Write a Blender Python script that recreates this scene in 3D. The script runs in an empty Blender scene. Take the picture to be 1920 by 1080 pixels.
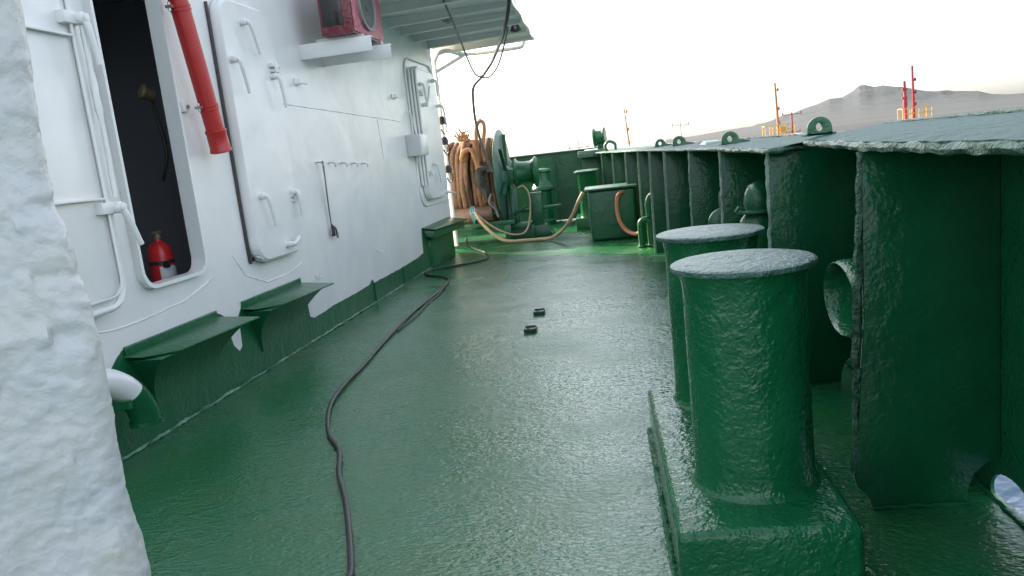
import bpy, bmesh, math, random
from mathutils import Vector, Matrix, noise
random.seed(7)
D=bpy.data; S=bpy.context.scene; COL=S.collection
R=math.radians
# ------------------------------------------------------------ camera
cd=D.cameras.new('camera'); cam=D.objects.new('camera',cd); COL.objects.link(cam); S.camera=cam
cd.sensor_width=36; cd.lens=1430/1920*36; cd.clip_start=.05; cd.clip_end=30000
cam.matrix_world=Matrix(((0.98790634,0.08892867,0.12701476,0),
                         (0.10935523,0.18111959,-0.97736233,0),
                         (-0.1099204,0.97943217,0.16920438,1.6),(0,0,0,1)))
# ------------------------------------------------------------ light
SUN_EL=R(30); SUN_AZ=R(-51)      # azimuth from +Y (bow) towards +X
w=D.worlds.new('World'); S.world=w; w.use_nodes=True
nt=w.node_tree; bg=nt.nodes['Background']
sky=nt.nodes.new('ShaderNodeTexSky'); sky.sky_type='NISHITA'; sky.sun_disc=False
sky.sun_elevation=SUN_EL; sky.sun_rotation=SUN_AZ; sky.dust_density=2.5; sky.air_density=1.0; sky.ozone_density=1.0
hs=nt.nodes.new('ShaderNodeHueSaturation'); hs.inputs['Saturation'].default_value=.47; nt.links.new(sky.outputs[0],hs.inputs['Color']); nt.links.new(hs.outputs[0],bg.inputs[0]); bg.inputs[1].default_value=.15
sl=D.lights.new('sun','SUN'); sl.energy=4.6; sl.angle=R(.53); sl.color=(1,.79,.52)
so=D.objects.new('sun',sl); COL.objects.link(so)
tosun=Vector((math.sin(SUN_AZ)*math.cos(SUN_EL),math.cos(SUN_AZ)*math.cos(SUN_EL),math.sin(SUN_EL)))
so.rotation_euler=(-tosun).to_track_quat('-Z','Y').to_euler(); so.location=(-20,20,30)
vs=S.view_settings; S.display_settings.display_device='sRGB'
vs.view_transform='Standard'; vs.look='None'; vs.gamma=1; vs.use_curve_mapping=False; vs.exposure=1.83

# ------------------------------------------------------------ materials
def mat(name,col,rough=.5,metal=0,spec=.5,coat=0,bump=(),var=0,var_scale=3,col2=None,dirt=None,stretch=(1,1,1)):
    """bump: list of (scale, strength, distance, detail). col2/var: second colour mixed by noise."""
    m=D.materials.new(name); m.use_nodes=True; t=m.node_tree; N=t.nodes; L=t.links
    b=N['Principled BSDF']; b.inputs['Base Color'].default_value=(*col,1)
    b.inputs['Roughness'].default_value=rough; b.inputs['Metallic'].default_value=metal
    b.inputs['Specular IOR Level'].default_value=spec; b.inputs['Coat Weight'].default_value=coat
    b.inputs['Coat Roughness'].default_value=.12
    tc=N.new('ShaderNodeTexCoord'); mp=N.new('ShaderNodeMapping'); mp.inputs['Scale'].default_value=stretch
    L.new(tc.outputs['Object'],mp.inputs['Vector']); co=mp.outputs['Vector']
    prev=None
    for (sc,st,dist,det) in bump:
        n=N.new('ShaderNodeTexNoise'); n.inputs['Scale'].default_value=sc; n.inputs['Detail'].default_value=det
        n.inputs['Roughness'].default_value=.55; n.inputs['Distortion'].default_value=.4
        L.new(co,n.inputs['Vector'])
        bp=N.new('ShaderNodeBump'); bp.inputs['Strength'].default_value=st; bp.inputs['Distance'].default_value=dist
        L.new(n.outputs[0],bp.inputs['Height'])
        if prev: L.new(prev.outputs[0],bp.inputs['Normal'])
        prev=bp
    if prev: L.new(prev.outputs[0],b.inputs['Normal']); L.new(prev.outputs[0],b.inputs['Coat Normal'])
    last=None
    if col2 is not None:
        n=N.new('ShaderNodeTexNoise'); n.inputs['Scale'].default_value=var_scale; n.inputs['Detail'].default_value=6
        n.inputs['Roughness'].default_value=.6; L.new(co,n.inputs['Vector'])
        cr=N.new('ShaderNodeValToRGB'); cr.color_ramp.elements[0].position=.38; cr.color_ramp.elements[1].position=.68
        cr.color_ramp.elements[0].color=(*col,1); cr.color_ramp.elements[1].color=(*col2,1)
        L.new(n.outputs[0],cr.inputs[0]); last=cr.outputs[0]
    if dirt is not None:      # (colour, scale, threshold) small chips and stains
        dc,ds,th=dirt
        n=N.new('ShaderNodeTexNoise'); n.inputs['Scale'].default_value=ds; n.inputs['Detail'].default_value=8
        n.inputs['Roughness'].default_value=.7; L.new(co,n.inputs['Vector'])
        mr=N.new('ShaderNodeMapRange'); mr.inputs[1].default_value=th; mr.inputs[2].default_value=th+.05
        L.new(n.outputs[0],mr.inputs[0])
        mx=N.new('ShaderNodeMix'); mx.data_type='RGBA'
        L.new(mr.outputs[0],mx.inputs[0]); mx.inputs[6].default_value=(*col,1); mx.inputs[7].default_value=(*dc,1)
        if last: L.new(last,mx.inputs[6])
        last=mx.outputs[2]
    if last: L.new(last,b.inputs['Base Color'])
    return m
GREEN=(.005,.105,.038)
M={}
M['deck']=mat('deck_paint',(.016,.122,.036),.2,spec=.85,coat=0,bump=[(2.2,.35,.03,2),(17,.6,.009,1),(42,.9,.007,1.5),(85,.6,.0025,1)],col2=(.010,.13,.055),var_scale=2.2,dirt=((.05,.13,.08),34,.72),stretch=(.75,1.15,1))
M['deck'].node_tree.nodes['Principled BSDF'].inputs['IOR'].default_value=1.54
def rough_var(m,lo,hi,sc):
    t=m.node_tree; N=t.nodes; n=N.new('ShaderNodeTexNoise'); n.inputs['Scale'].default_value=sc; n.inputs['Detail'].default_value=5
    tc=N.new('ShaderNodeTexCoord'); t.links.new(tc.outputs['Object'],n.inputs['Vector'])
    r_=N.new('ShaderNodeMapRange'); r_.inputs[1].default_value=.35; r_.inputs[2].default_value=.65; r_.inputs[3].default_value=lo; r_.inputs[4].default_value=hi
    t.links.new(n.outputs[0],r_.inputs[0]); t.links.new(r_.outputs[0],N['Principled BSDF'].inputs['Roughness'])
rough_var(M['deck'],.13,.36,1.1)
M['green']=mat('thick_green_paint',GREEN,.17,spec=.5,coat=0,bump=[(6,.4,.03,2),(20,.6,.012,2),(55,.8,.006,1.5)],col2=(.009,.13,.05),var_scale=3,dirt=((.10,.2,.14),30,.745))
M['greens']=mat('smooth_green_paint',GREEN,.3,spec=.6,bump=[(5,.4,.03,2),(28,.6,.010,3),(80,.5,.004,3)],col2=(.009,.10,.042),var_scale=4)
M['bw']=mat('bulwark_green_paint',(.005,.082,.033),.24,spec=.35,bump=[(4,.4,.02,2),(12,.6,.010,2),(50,.6,.004,1.5)],col2=(.008,.105,.042),var_scale=2.5,dirt=((.10,.2,.14),24,.75))
M['rail']=mat('dull_rail_paint',(.022,.085,.062),.5,spec=.3,bump=[(14,.6,.03,2),(50,1,.014,3),(120,.8,.004,1)],col2=(.05,.12,.095),var_scale=30)
M['cap']=mat('weathered_green_cap',(.035,.11,.08),.36,spec=.6,bump=[(14,.6,.03,2),(50,1,.014,3),(120,.8,.004,1)],col2=(.09,.17,.135),var_scale=30)
M['rough_edge']=mat('flaky_green_edge',(.010,.085,.04),.35,spec=.4,bump=[(25,1,.03,4),(80,1,.012,4)],col2=(.11,.20,.15),var_scale=30)
M['paleedge']=mat('sunlit_edge_tone',(.16,.26,.20),.35,bump=[(40,1,.01,3)],col2=(.34,.42,.36),var_scale=8)  # sunlight along the stiffener edges, put into a paler colour
M['white']=mat('white_hull_paint',(.78,.77,.75),.25,bump=[(1.3,.4,.05,2),(6,.2,.008,2),(40,.3,.002,2)],col2=(.70,.71,.71),var_scale=2,dirt=((.40,.30,.2),30,.74))
M['white2']=mat('white_fitting_paint',(.74,.74,.72),.3,bump=[(22,.4,.005,2)],dirt=((.22,.15,.1),30,.66))
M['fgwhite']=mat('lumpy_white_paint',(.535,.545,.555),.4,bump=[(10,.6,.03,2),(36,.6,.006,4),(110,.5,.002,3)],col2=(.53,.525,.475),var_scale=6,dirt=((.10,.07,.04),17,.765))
M['beige']=mat('chalky_white_underside',(.84,.82,.78),.5,bump=[(8,.3,.02,3)])
M['red']=mat('red_paint',(.42,.022,.02),.35,bump=[(9,.25,.01,3),(60,.2,.002,2)],dirt=((.12,.02,.015),20,.72))
M['redgloss']=mat('glossy_crimson_sheet',(.12,.012,.02),.18,bump=[(14,.6,.02,3)],col2=(.22,.05,.07),var_scale=18)
M['pinkgloss']=mat('pink_patterned_grille',(.45,.12,.17),.3,bump=[(24,.8,.02,3)],col2=(.25,.03,.05),var_scale=22)
M['black']=mat('black_rubber',(.022,.022,.022),.42,bump=[(60,.3,.002,2)],col2=(.05,.045,.04),var_scale=30)
M['grey']=mat('weathered_grey_cord',(.14,.14,.13),.6)
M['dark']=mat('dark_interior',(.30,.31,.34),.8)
M['brass']=mat('dull_brass',(.30,.25,.14),.5,metal=.3,bump=[(40,.3,.003,2)])
M['steel']=mat('bare_steel',(.45,.44,.42),.35,metal=.8,bump=[(40,.4,.003,3)],dirt=((.2,.1,.05),30,.6))
M['rope']=mat('brown_mooring_rope',(.17,.105,.07),.85,spec=.2,bump=[(55,1,.02,3)],col2=(.25,.16,.11),var_scale=20)
M['ropesunlit']=mat('sunlit_rope_tone',(.27,.14,.07),.8,spec=.2,bump=[(70,1,.015,3)],col2=(.36,.2,.11),var_scale=24)  # brown rope with the warm backlight of its top put into the colour
M['hosebeige']=mat('beige_hose',(.50,.36,.22),.6,bump=[(30,.3,.004,2)],col2=(.42,.28,.2),var_scale=12)
M['hosered']=mat('faded_orange_hose',(.55,.19,.10),.5,bump=[(30,.3,.004,2)])
M['roller']=mat('worn_brown_roller',(.13,.09,.075),.42,bump=[(20,.4,.01,3)],col2=(.22,.13,.09),var_scale=9)
M['cyan']=mat('cyan_twine',(.15,.42,.48),.7)
M['tarblack']=mat('tarred_black_bundle',(.03,.028,.026),.6,bump=[(30,.9,.02,3)])
M['label']=mat('white_label',(.65,.67,.68),.5,dirt=((.08,.1,.12),26,.60))
M['yellow']=mat('yellow_mast_paint',(.50,.30,.05),.5)
M['orangem']=mat('orange_mast_paint',(.34,.13,.045),.5)
M['redm']=mat('red_mast_paint',(.30,.02,.03),.5)
M['shiphull']=mat('dark_hull_paint',(.03,.05,.08),.4)
M['shipgrey']=mat('grey_mast_paint',(.25,.25,.24),.5)
M['shipwhite']=mat('white_wheelhouse_paint',(.7,.7,.68),.5)
M['glass']=mat('dark_window_glass',(.02,.03,.04),.08)
M['concrete']=mat('hill_rock',(.10,.12,.08),.9)

# ------------------------------------------------------------ mesh builder
WORLD={}
class MB:
    def __init__(s): s.v=[]; s.f=[]
    def add(s,vs_,fs):
        k=len(s.v); s.v+= [Vector(a) for a in vs_]; s.f+=[tuple(i+k for i in f) for f in fs]; return s
    def box(s,c,sz,rot=None):
        x,y,z=[a/2 for a in sz]; vs_=[Vector((i*x,j*y,k*z)) for i in(-1,1) for j in(-1,1) for k in(-1,1)]
        if rot is not None: vs_=[rot@a for a in vs_]
        return s.add([a+Vector(c) for a in vs_],[(0,1,3,2),(4,6,7,5),(0,4,5,1),(2,3,7,6),(0,2,6,4),(1,5,7,3)])
    def prism(s,poly,ext):      # poly: 3d points in a plane, ext: vector
        n=len(poly); e=Vector(ext); P=[Vector(p) for p in poly]
        return s.add(P+[p+e for p in P],[tuple(range(n))[::-1],tuple(range(n,2*n))]+[(i,(i+1)%n,n+(i+1)%n,n+i) for i in range(n)])
    def tube(s,pts,r,seg=10,closed=False,smooth=3,caps=True,wob=0):
        P=[Vector(p) for p in pts]
        if smooth and len(P)>2: P=spline(P,smooth,closed)
        n=len(P); rings=[]; up=None
        for i,p in enumerate(P):
            if closed: t=(P[(i+1)%n]-P[i-1])
            else: t=P[min(i+1,n-1)]-P[max(i-1,0)]
            if t.length<1e-9: t=Vector((0,0,1))
            t.normalize()
            if up is None:
                up=t.orthogonal().normalized()
            up=(up-t*up.dot(t)); up=up.normalized() if up.length>1e-6 else t.orthogonal().normalized()
            b=t.cross(up); rr=r[min(int(i*len(r)/n),len(r)-1)] if isinstance(r,(list,tuple)) else r
            ring=[]
            for k in range(seg):
                a=2*math.pi*k/seg; q=rr*(1+wob*noise.noise(p*9+Vector((k,0,0))))
                ring.append(p+(up*math.cos(a)+b*math.sin(a))*q)
            rings.append(ring)
        vs_=[v for g in rings for v in g]; fs=[]
        for i in range(n if closed else n-1):
            for k in range(seg):
                a=i*seg+k; b_=i*seg+(k+1)%seg; j=(i+1)%n
                fs.append((a,b_,j*seg+(k+1)%seg,j*seg+k))
        if caps and not closed: fs+=[tuple(range(seg))[::-1],tuple((n-1)*seg+k for k in range(seg))]
        return s.add(vs_,fs)
    def lathe(s,prof,org,axis=(0,0,1),seg=32,wob=0,xs=1,ref=None):   # prof: (radius, along)
        ax=Vector(axis).normalized(); u=Vector(ref).normalized() if ref else ax.orthogonal().normalized(); b=ax.cross(u); o=Vector(org); vs_=[];fs=[]
        for (r,h) in prof:
            for k in range(seg):
                a=2*math.pi*k/seg; q=r*(1+wob*noise.noise(Vector((math.cos(a)*3,math.sin(a)*3,h*6+r*5))))
                vs_.append(o+ax*h+(u*math.cos(a)*xs+b*math.sin(a))*q)
        n=len(prof)
        for i in range(n-1):
            for k in range(seg): fs.append((i*seg+k,i*seg+(k+1)%seg,(i+1)*seg+(k+1)%seg,(i+1)*seg+k))
        fs+=[tuple(range(seg))[::-1],tuple((n-1)*seg+k for k in range(seg))]
        return s.add(vs_,fs)
    def ball(s,c,r,sz=(1,1,1),n=12):
        prof=[(math.sin(math.pi*i/n)*1+1e-5,-math.cos(math.pi*i/n)) for i in range(n+1)]
        k=len(s.v); s.lathe(prof,(0,0,0),seg=n*2)
        for i in range(k,len(s.v)): v=s.v[i]; s.v[i]=Vector((v.x*r*sz[0]+c[0],v.y*r*sz[1]+c[1],v.z*r*sz[2]+c[2]))
        return s
    def build(s,name,m,parent=None,origin=None,bevel=0,bseg=2,smooth=True,sub=0,disp=0,dscale=8):
        if parent is not None: o0=Vector(WORLD[parent.name])
        elif origin is not None: o0=Vector(origin)
        else:
            lo=[min(v[i] for v in s.v) for i in range(3)]; hi=[max(v[i] for v in s.v) for i in range(3)]
            o0=Vector(((lo[0]+hi[0])/2,(lo[1]+hi[1])/2,lo[2]))
        me=D.meshes.new(name); bm=bmesh.new()
        vv=[bm.verts.new(v-o0) for v in s.v]
        for f in s.f:
            try: bm.faces.new([vv[i] for i in f])
            except Exception: pass
        bmesh.ops.remove_doubles(bm,verts=bm.verts,dist=1e-6)
        bmesh.ops.recalc_face_normals(bm,faces=bm.faces)
        if bevel:
            es=[e for e in bm.edges if len(e.link_faces)==2 and e.calc_face_angle(0)>R(35)]
            bmesh.ops.bevel(bm,geom=es,offset=bevel,segments=bseg,profile=.5,affect='EDGES',clamp_overlap=True)
        if sub: bmesh.ops.subdivide_edges(bm,edges=bm.edges,cuts=sub,use_grid_fill=True)
        if disp:
            bm.normal_update()
            for v in bm.verts: v.co+=v.normal*disp*noise.fractal((v.co+o0)*dscale,.9,2.1,3)
        for f in bm.faces: f.smooth=smooth
        if smooth:
            for e in bm.edges:
                if len(e.link_faces)==2 and e.calc_face_angle(0)>R(38): e.smooth=False
        bm.to_mesh(me); bm.free(); me.materials.append(m)
        o=D.objects.new(name,me); COL.objects.link(o); WORLD[o.name]=tuple(o0)
        if parent is not None: o.parent=parent
        else: o.location=o0
        return o
def spline(P,k,closed=False):
    n=len(P); out=[]
    rng=range(n) if closed else range(n-1)
    for i in rng:
        g=lambda j:P[j%n] if closed else P[max(0,min(n-1,j))]
        a,b,c,d=g(i-1),g(i),g(i+1),g(i+2)
        for q in range(k+1):
            t=q/(k+1); out.append(.5*((2*b)+(c-a)*t+(2*a-5*b+4*c-d)*t*t+(3*b-3*c+d-a)*t**3))
    if not closed: out.append(P[-1])
    return out
def tag(o,label,cat,group=None):
    o['label']=label; o['category']=cat
    if group: o['group']=group
    return o
def thing(name,loc,label,cat,group=None):
    o=D.objects.new(name,None); COL.objects.link(o); o.location=loc; o.empty_display_size=.1; WORLD[o.name]=tuple(loc)
    return tag(o,label,cat,group)
def struct(o): o['kind']='structure'; return o

# deckhouse wall frame: s along the wall, o outwards (towards the deck), z up
T=math.atan(.0443); WD=Vector((math.sin(T),math.cos(T),0)); WN=Vector((math.cos(T),-math.sin(T),0)); W0=Vector((-3.126-4.283*.0443,0,0))
def W(s,o,z): return W0+WD*s+WN*o+Vector((0,0,z))
WR=Matrix((WN,WD,(0,0,1))).transposed()   # local (out, along, up) -> world

def holed(outer,holes,thick_vec,mb):
    """a plate with holes: outer loop & hole loops as 3d points, extruded by thick_vec"""
    bm=bmesh.new(); edges=[]; loops=[]
    for loop in [outer]+holes:
        vs_=[bm.verts.new(p) for p in loop]; loops.append(vs_)
        for i in range(len(vs_)): edges.append(bm.edges.new((vs_[i],vs_[(i+1)%len(vs_)])))
    bmesh.ops.triangle_fill(bm,edges=edges,use_beauty=True,use_dissolve=False)
    bm.verts.index_update(); V=[v.co.copy() for v in bm.verts]; F=[tuple(v.index for v in f.verts) for f in bm.faces]
    n=len(V); e=Vector(thick_vec)
    mb.add(V+[v+e for v in V],F+[tuple(i+n for i in f)[::-1] for f in F]+
        [(l[i].index,l[(i+1)%len(l)].index,l[(i+1)%len(l)].index+n,l[i].index+n) for l in loops for i in range(len(l))])
    bm.free(); return mb
def rrect(s0,s1,z0,z1,r,n=6,top=True):
    pts=[]
    for (cx,cz,a0) in ((s1-r,z0+r,-90),(s1-r,z1-r,0),(s0+r,z1-r,90),(s0+r,z0+r,180)):
        for k in range(n+1):
            a=R(a0+90*k/n); pts.append((cx+r*math.cos(a),cz+r*math.sin(a)))
    return pts

# ============================================================ SETTING
g=MB().add([(-9000,-3000,-2.6),(9000,-3000,-2.6),(9000,9000,-2.6),(-9000,9000,-2.6)],[(0,1,2,3)])
M['sea']=mat('sea_water',(.05,.12,.19),.12,bump=[(.8,.6,.3,4)])
struct(g.build('sea',M['sea'],origin=(0,0,0)))
# hills across the bay: a terrain sheet with ridges
def hills():
    prof=[(300,0),(450,3),(584,12),(669,15),(744,26),(836,45),(880,61),(945,74),(1002,95),(1057,95),(1100,114),(1127,135),(1150,134),(1188,122),(1222,124),(1306,111),(1367,90),(1430,76),(1514,68),(1602,57),(1662,37),(1725,27),(1802,27),(1900,45),(2100,70),(2400,90),(2800,60),(3300,10)]
    def H(x):
        for (a,ha),(b,hb) in zip(prof,prof[1:]):
            if a<=x<=b: t=(x-a)/(b-a); return ha+(hb-ha)*t
        return 0
    nx,ny=420,60; vs_=[];fs=[]
    for j in range(ny+1):
        v=j/ny; y=170+3780*v**1.6
        env=(.03*min(1,v/.3)+.97*(v/.913)**3.0)*(y/3500) if v<.913 else 1-.5*(v-.913)/.087
        for i in range(nx+1):
            x=300+3000*i/nx; xx=x*3500/y
            h=H(x*3500/3500)*env
            h+= noise.fractal(Vector((x/110,y/110,0)),.8,2.1,5)*13*env*min(1,h/30) *(1 if abs(v-.913)>.02 else .3)
            vs_.append((x*(y/3500),y,max(-4,h-3.5*(1-min(1,v*8))-1)))
    for j in range(ny):
        for i in range(nx):
            a=j*(nx+1)+i; fs.append((a,a+1,a+nx+2,a+nx+1))
    m=MB().add(vs_,fs)
    mm=mat('hill_scrub_and_rock',(.006,.015,.024),.95,col2=(.022,.034,.045),var_scale=.006)
    return m.build('hills',mm,origin=(1800,3500,-3))
struct(hills())

# deck plating, slightly dished between frames
def deck():
    nx,ny=60,220; vs_=[];fs=[]
    for j in range(ny+1):
        y=-1.5+j*20.5/ny
        for i in range(nx+1):
            x=-4.6+i*6.12/nx
            z=.006*noise.noise(Vector((x*.9,y*.7,0)))+.003*noise.noise(Vector((x*3,y*3,4)))
            vs_.append((x,y,z-.004))
    for j in range(ny):
        for i in range(nx):
            a=j*(nx+1)+i; fs.append((a,a+1,a+nx+2,a+nx+1))
    return MB().add(vs_,fs).build('deck',M['deck'],origin=(0,0,0))
struct(deck())
hl=MB().prism([(-8,-3,-.03),(1.515,-3,-.03),(1.515,12,-.03),(1.1,15,-.03),(.4,18.1,-.03),(-8,18.1,-.03)],(0,0,-2.9)).build('ship_hull',M['greens'])
tag(hl,'dark green ship side below the deck plating and bulwark','hull')

# ============================================================ DECKHOUSE
house=thing('deckhouse',W(7,0,0),'white painted ship deckhouse with an open doorway along the left of the green deck','deckhouse')
HZ=5.6; S1=13.55
mb=MB()
op=[W(s,0,z) for s,z in rrect(4.70,5.49,.985,3.35,.13)]
d2=[W(s,0,z) for s,z in rrect(6.19,7.18,.90,3.2,.2)]
# wall sheet, gently buckled: outer loop + doorway
holed([W(1.2,0,0.0),W(S1,0,0.0),W(S1,0,HZ),W(1.2,0,HZ)],[op],WN*-.012,mb)
wall=mb.build('wall',M['white'],house,smooth=True)
mb=MB().box(W(S1,-1.5,HZ/2),(2.98,.012,HZ),WR); mb.box(W(1.2,-1.5,HZ/2),(2.98,.012,HZ),WR)
mb.box(W(7.4,-3.0,HZ/2),(.012,12.3,HZ),WR); mb.build('end_wall',M['white'],house)
MB().box(W(7.4,-1.5,HZ+.02),(3.2,12.6,.04),WR).build('roof',M['white'],house)
# room behind the doorway
mb=MB()
for c,sz in ((( -.9,4.0),(.01,2.6)),):
    pass
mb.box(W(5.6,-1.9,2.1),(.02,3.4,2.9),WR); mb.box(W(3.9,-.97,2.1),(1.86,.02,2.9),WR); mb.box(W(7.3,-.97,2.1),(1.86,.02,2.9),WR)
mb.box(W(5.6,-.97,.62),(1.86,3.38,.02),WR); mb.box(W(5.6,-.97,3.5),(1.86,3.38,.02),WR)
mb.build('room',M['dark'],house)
# doorway coaming: thin raised rim round the opening, deeper on the far side
mb=MB()
o=rrect(4.70,5.49,.985,3.35,.13); i_=rrect(4.725,5.465,1.01,3.325,.115)
n=len(o)
vs_=[W(s,-.06,z) for s,z in o]+[W(s,.055,z) for s,z in o]+[W(s,.055,z) for s,z in i_]+[W(s,-.06,z) for s,z in i_]
fs=[]
for k in range(n):
    q=(k+1)%n
    for a in range(4): b=(a+1)%4; fs.append((a*n+k,a*n+q,b*n+q,b*n+k))
mb.add(vs_,fs).build('door_frame',M['white2'],house,disp=.004,dscale=14,sub=1)
# weld beads / doubler plates
def bead(pts,r,name,m,parent,wob=.5): 
    P=[]
    for a,b in zip(pts,pts[1:]):
        nn=max(2,int((Vector(b)-Vector(a)).length/.025))
        P+=[Vector(a).lerp(Vector(b),k/nn)+Vector((noise.noise(Vector(a)*3+Vector((k*.9,0,0)))*r*.7,0,noise.noise(Vector((k*.7,5,1)))*r*.7)) for k in range(nn)]
    P.append(Vector(pts[-1])); return MB().tube(P,r,6,smooth=0,wob=wob).build(name,m,parent)
bead([W(7.18,0,2.35),W(9.2,0,2.315),W(11.18,0,2.28)],.006,'weld_seam',M['white2'],house)
bead([W(10.15,0,2.28),W(10.2,0,1.75)],.006,'weld_seam',M['white2'],house)
bead([W(3.9,.0,.86),W(4.4,0,.80),W(4.7,.0,.80),W(5.2,0,.83),W(5.62,0,.93)],.007,'weld_seam',M['white2'],house)
bead([W(5.95,.0,1.05),W(6.1,0,.86),W(6.45,0,.74),W(6.9,0,.74),W(7.22,0,.80)],.007,'weld_seam',M['white2'],house)
# green painted foot of the wall with a brushed, uneven upper edge
key=[(1.2,.42),(4.2,.5),(4.33,.60),(4.42,.655),(5.55,.655),(5.66,.60),(5.72,.35),(5.80,.27),(5.86,.30),(5.88,.56),(5.97,.64),(6.9,.63),(7.17,.60),(7.2,.25),(7.3,.215),(7.5,.22),(7.8,.235),(8.6,.235),(9.0,.25),(9.1,.29),(9.16,.24),(10.2,.24),(11.2,.26),(11.5,.29),(11.55,.66),(13.45,.67),(S1,.6)]
def kz(s):
    for (a,za),(b,zb) in zip(key,key[1:]):
        if a<=s<=b: return za+(zb-za)*(s-a)/(b-a)
    return .3
mb=MB(); ss=[1.2+k*.02 for k in range(int((S1-1.2)/.02)+1)]
vs_=[];fs=[]
for s in ss:
    z=kz(s)+.008*noise.noise(Vector((s*9,0,0)))+.006*noise.noise(Vector((s*31,2,0)))
    vs_+=[W(s,.006,0),W(s,.006,z*.5),W(s,.006,z),W(s,-.004,z)]
for i in range(len(ss)-1):
    for k in range(3): fs.append((4*i+k,4*i+4+k,4*i+5+k,4*i+1+k))
mb.add(vs_,fs).build('painted_skirt',M['greens'],house,disp=.003,dscale=6)
M['bead']=mat('pale_scuffed_weld',(.16,.30,.21),.5,bump=[(60,.8,.004,3)],col2=(.03,.12,.06),var_scale=14)
bead([W(1.2,.012,.004),W(S1,.012,.004)],.011,'weld_seam',M['bead'],house,wob=1.0)
for s in (9.12,10.35): MB().box(W(s,.012,.12),(.024,.012,.24),WR).build('stiffener',M['greens'],house)

# boarding steps welded to the wall
def step(s0,s1,z,out,lab,reach=.1):
    t=thing('boarding_step',W((s0+s1)/2,0,0),lab,'step','green steel steps below the doors')
    # plate: narrow at the near end, pointed at the far outer corner
    P=[W(s0,.006,z+.02),W(s0+.05,.10,z),W(s0+.22,out*.86,z-.01),W(s1+reach,out,z-.02),W(s1-.02,.006,z+.03)]
    MB().prism(P,(0,0,-.014)).build('tread',M['greens'],t,bevel=.004)
    MB().box(W((s0+s1)/2,.014,z+.045),(.018,(s1-s0)*.98,.06),WR).build('upstand',M['greens'],t,bevel=.005,sub=2,disp=.003,dscale=12)
    # hollow curved support tapering back to the wall
    mb=MB(); vs_=[];fs=[]; nn=9
    for k in range(nn+1):
        u=k/nn; zz=(z-.025)-(z-.20)*u; oo=.02+(out-.06)*(1-u)**2.2*.92; a=s0+.03+.20*math.sin(u*1.35); b=s1+reach*.8-(.12+reach)*math.sin(min(1,u*1.3)*1.57)**.8
        vs_+=[W(a,.008,zz),W(a,oo,zz),W(b,oo,zz),W(b,.008,zz)]
    for k in range(nn):
        for q in range(3): fs.append((4*k+q,4*k+q+1,4*k+q+5,4*k+q+4))
    fs.append((0,1,2,3)); fs.append((4*nn,4*nn+3,4*nn+2,4*nn+1))
    mb.add(vs_,fs).build('support',M['greens'],t)
    return t
step(4.42,5.55,.60,.31,'nearest green steel step below the open doorway, above the bent pipe')
step(5.93,7.1,.59,.31,'middle green steel step below the closed door, just past the nearest one')
t=thing('boarding_step',W(12.3,0,0),'farthest green box-shaped step at the end corner of the white wall','step','green steel steps below the doors')
MB().prism([W(11.62,.008,.66),W(11.66,.20,.62),W(13.35,.34,.60),W(13.45,.008,.66)],(0,0,-.016)).build('tread',M['greens'],t,bevel=.004)
MB().prism([W(11.66,.008,.62),W(11.7,.16,.59),W(13.3,.29,.57),W(13.3,.008,.6)],(0,0,-.11)).build('support',M['greens'],t,bevel=.006)
MB().prism([W(11.8,.008,.49),W(11.85,.05,.49),W(13.2,.08,.49),W(13.2,.008,.49)],(0,0,-.49)).build('support',M['greens'],t,bevel=.006)

# ------------------------------------------------ doors and dogs
def lever(s,z,o,ds,dz,parent,L=.25,rr=.016,name='dog_handle',hub=True):
    mb=MB()
    if hub: mb.lathe([(.028,0),(.03,.01),(.03,.05),(.022,.055)],W(s,o,z),WN,14)
    d=Vector((ds,dz)).normalized()*L
    pts=[W(s,o+.02,z),W(s,o+.06,z),W(s+d.x*.15,o+.078,z+d.y*.15),W(s+d.x*.6,o+.075,z+d.y*.6),W(s+d.x,o+.07,z+d.y)]
    mb.tube(pts,[rr*1.25,rr*1.2,rr*1.1,rr,rr*.9],10,smooth=3)
    return mb.build(name,M['white2'],parent)
def hinge(s,z,o,parent):
    mb=MB().box(W(s,o+.025,z),(.05,.16,.035),WR).box(W(s,o+.02,z-.05),(.04,.13,.022),WR)
    mb.lathe([(.02,-.05),(.02,.05)],W(s-.03,o+.05,z-.02),(0,0,1),12); return mb.build('hinge',M['white2'],parent,bevel=.006)
def door_panel(s0,s1,z0,z1,th,o,parent,name='panel',r=.18):
    prof=rrect(s0,s1,z0,z1,r,8)
    c=Vector(((s0+s1)/2,(z0+z1)/2))
    def off(k): return [Vector(p)+(c-Vector(p)).normalized()*k for p in prof]
    L=[[W(p.x,o,p.y) for p in off(0)],[W(p.x,o+th*.75,p.y) for p in off(0)],[W(p.x,o+th,p.y) for p in off(.02)]]
    vs_=[v for l in L for v in l]; n=len(prof); fs=[(a*n+k,a*n+(k+1)%n,(a+1)*n+(k+1)%n,(a+1)*n+k) for a in range(2) for k in range(n)]
    fs+=[tuple(range(2*n,3*n)),tuple(range(n))[::-1]]
    return MB().add(vs_,fs).build(name,M['white'],parent)
dr=thing('closed_door',W(6.65,0,.9),'closed white weathertight door beside the red pipe, with long levers','door')
door_panel(6.21,7.12,.93,3.15,.085,.018,dr)
MB().tube([W(6.19,.012,3.1),W(6.19,.012,1.12),W(6.215,.012,1.01),W(6.25,.012,.965)],.014,8).build('gasket_gap',M['black'],dr)
for s,z,ds,dz in ((6.56,2.98,.1,-.2),(6.28,2.64,.07,-.2),(6.98,2.56,.05,-.2),(6.38,1.50,.06,-.2)): lever(s,z,.10,ds,dz,dr,L=.29)
lever(7.0,1.50,.10,.03,-.2,dr,L=.24,rr=.02); lever(6.75,1.03,.10,.08,.03,dr,L=.14,rr=.02)
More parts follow.
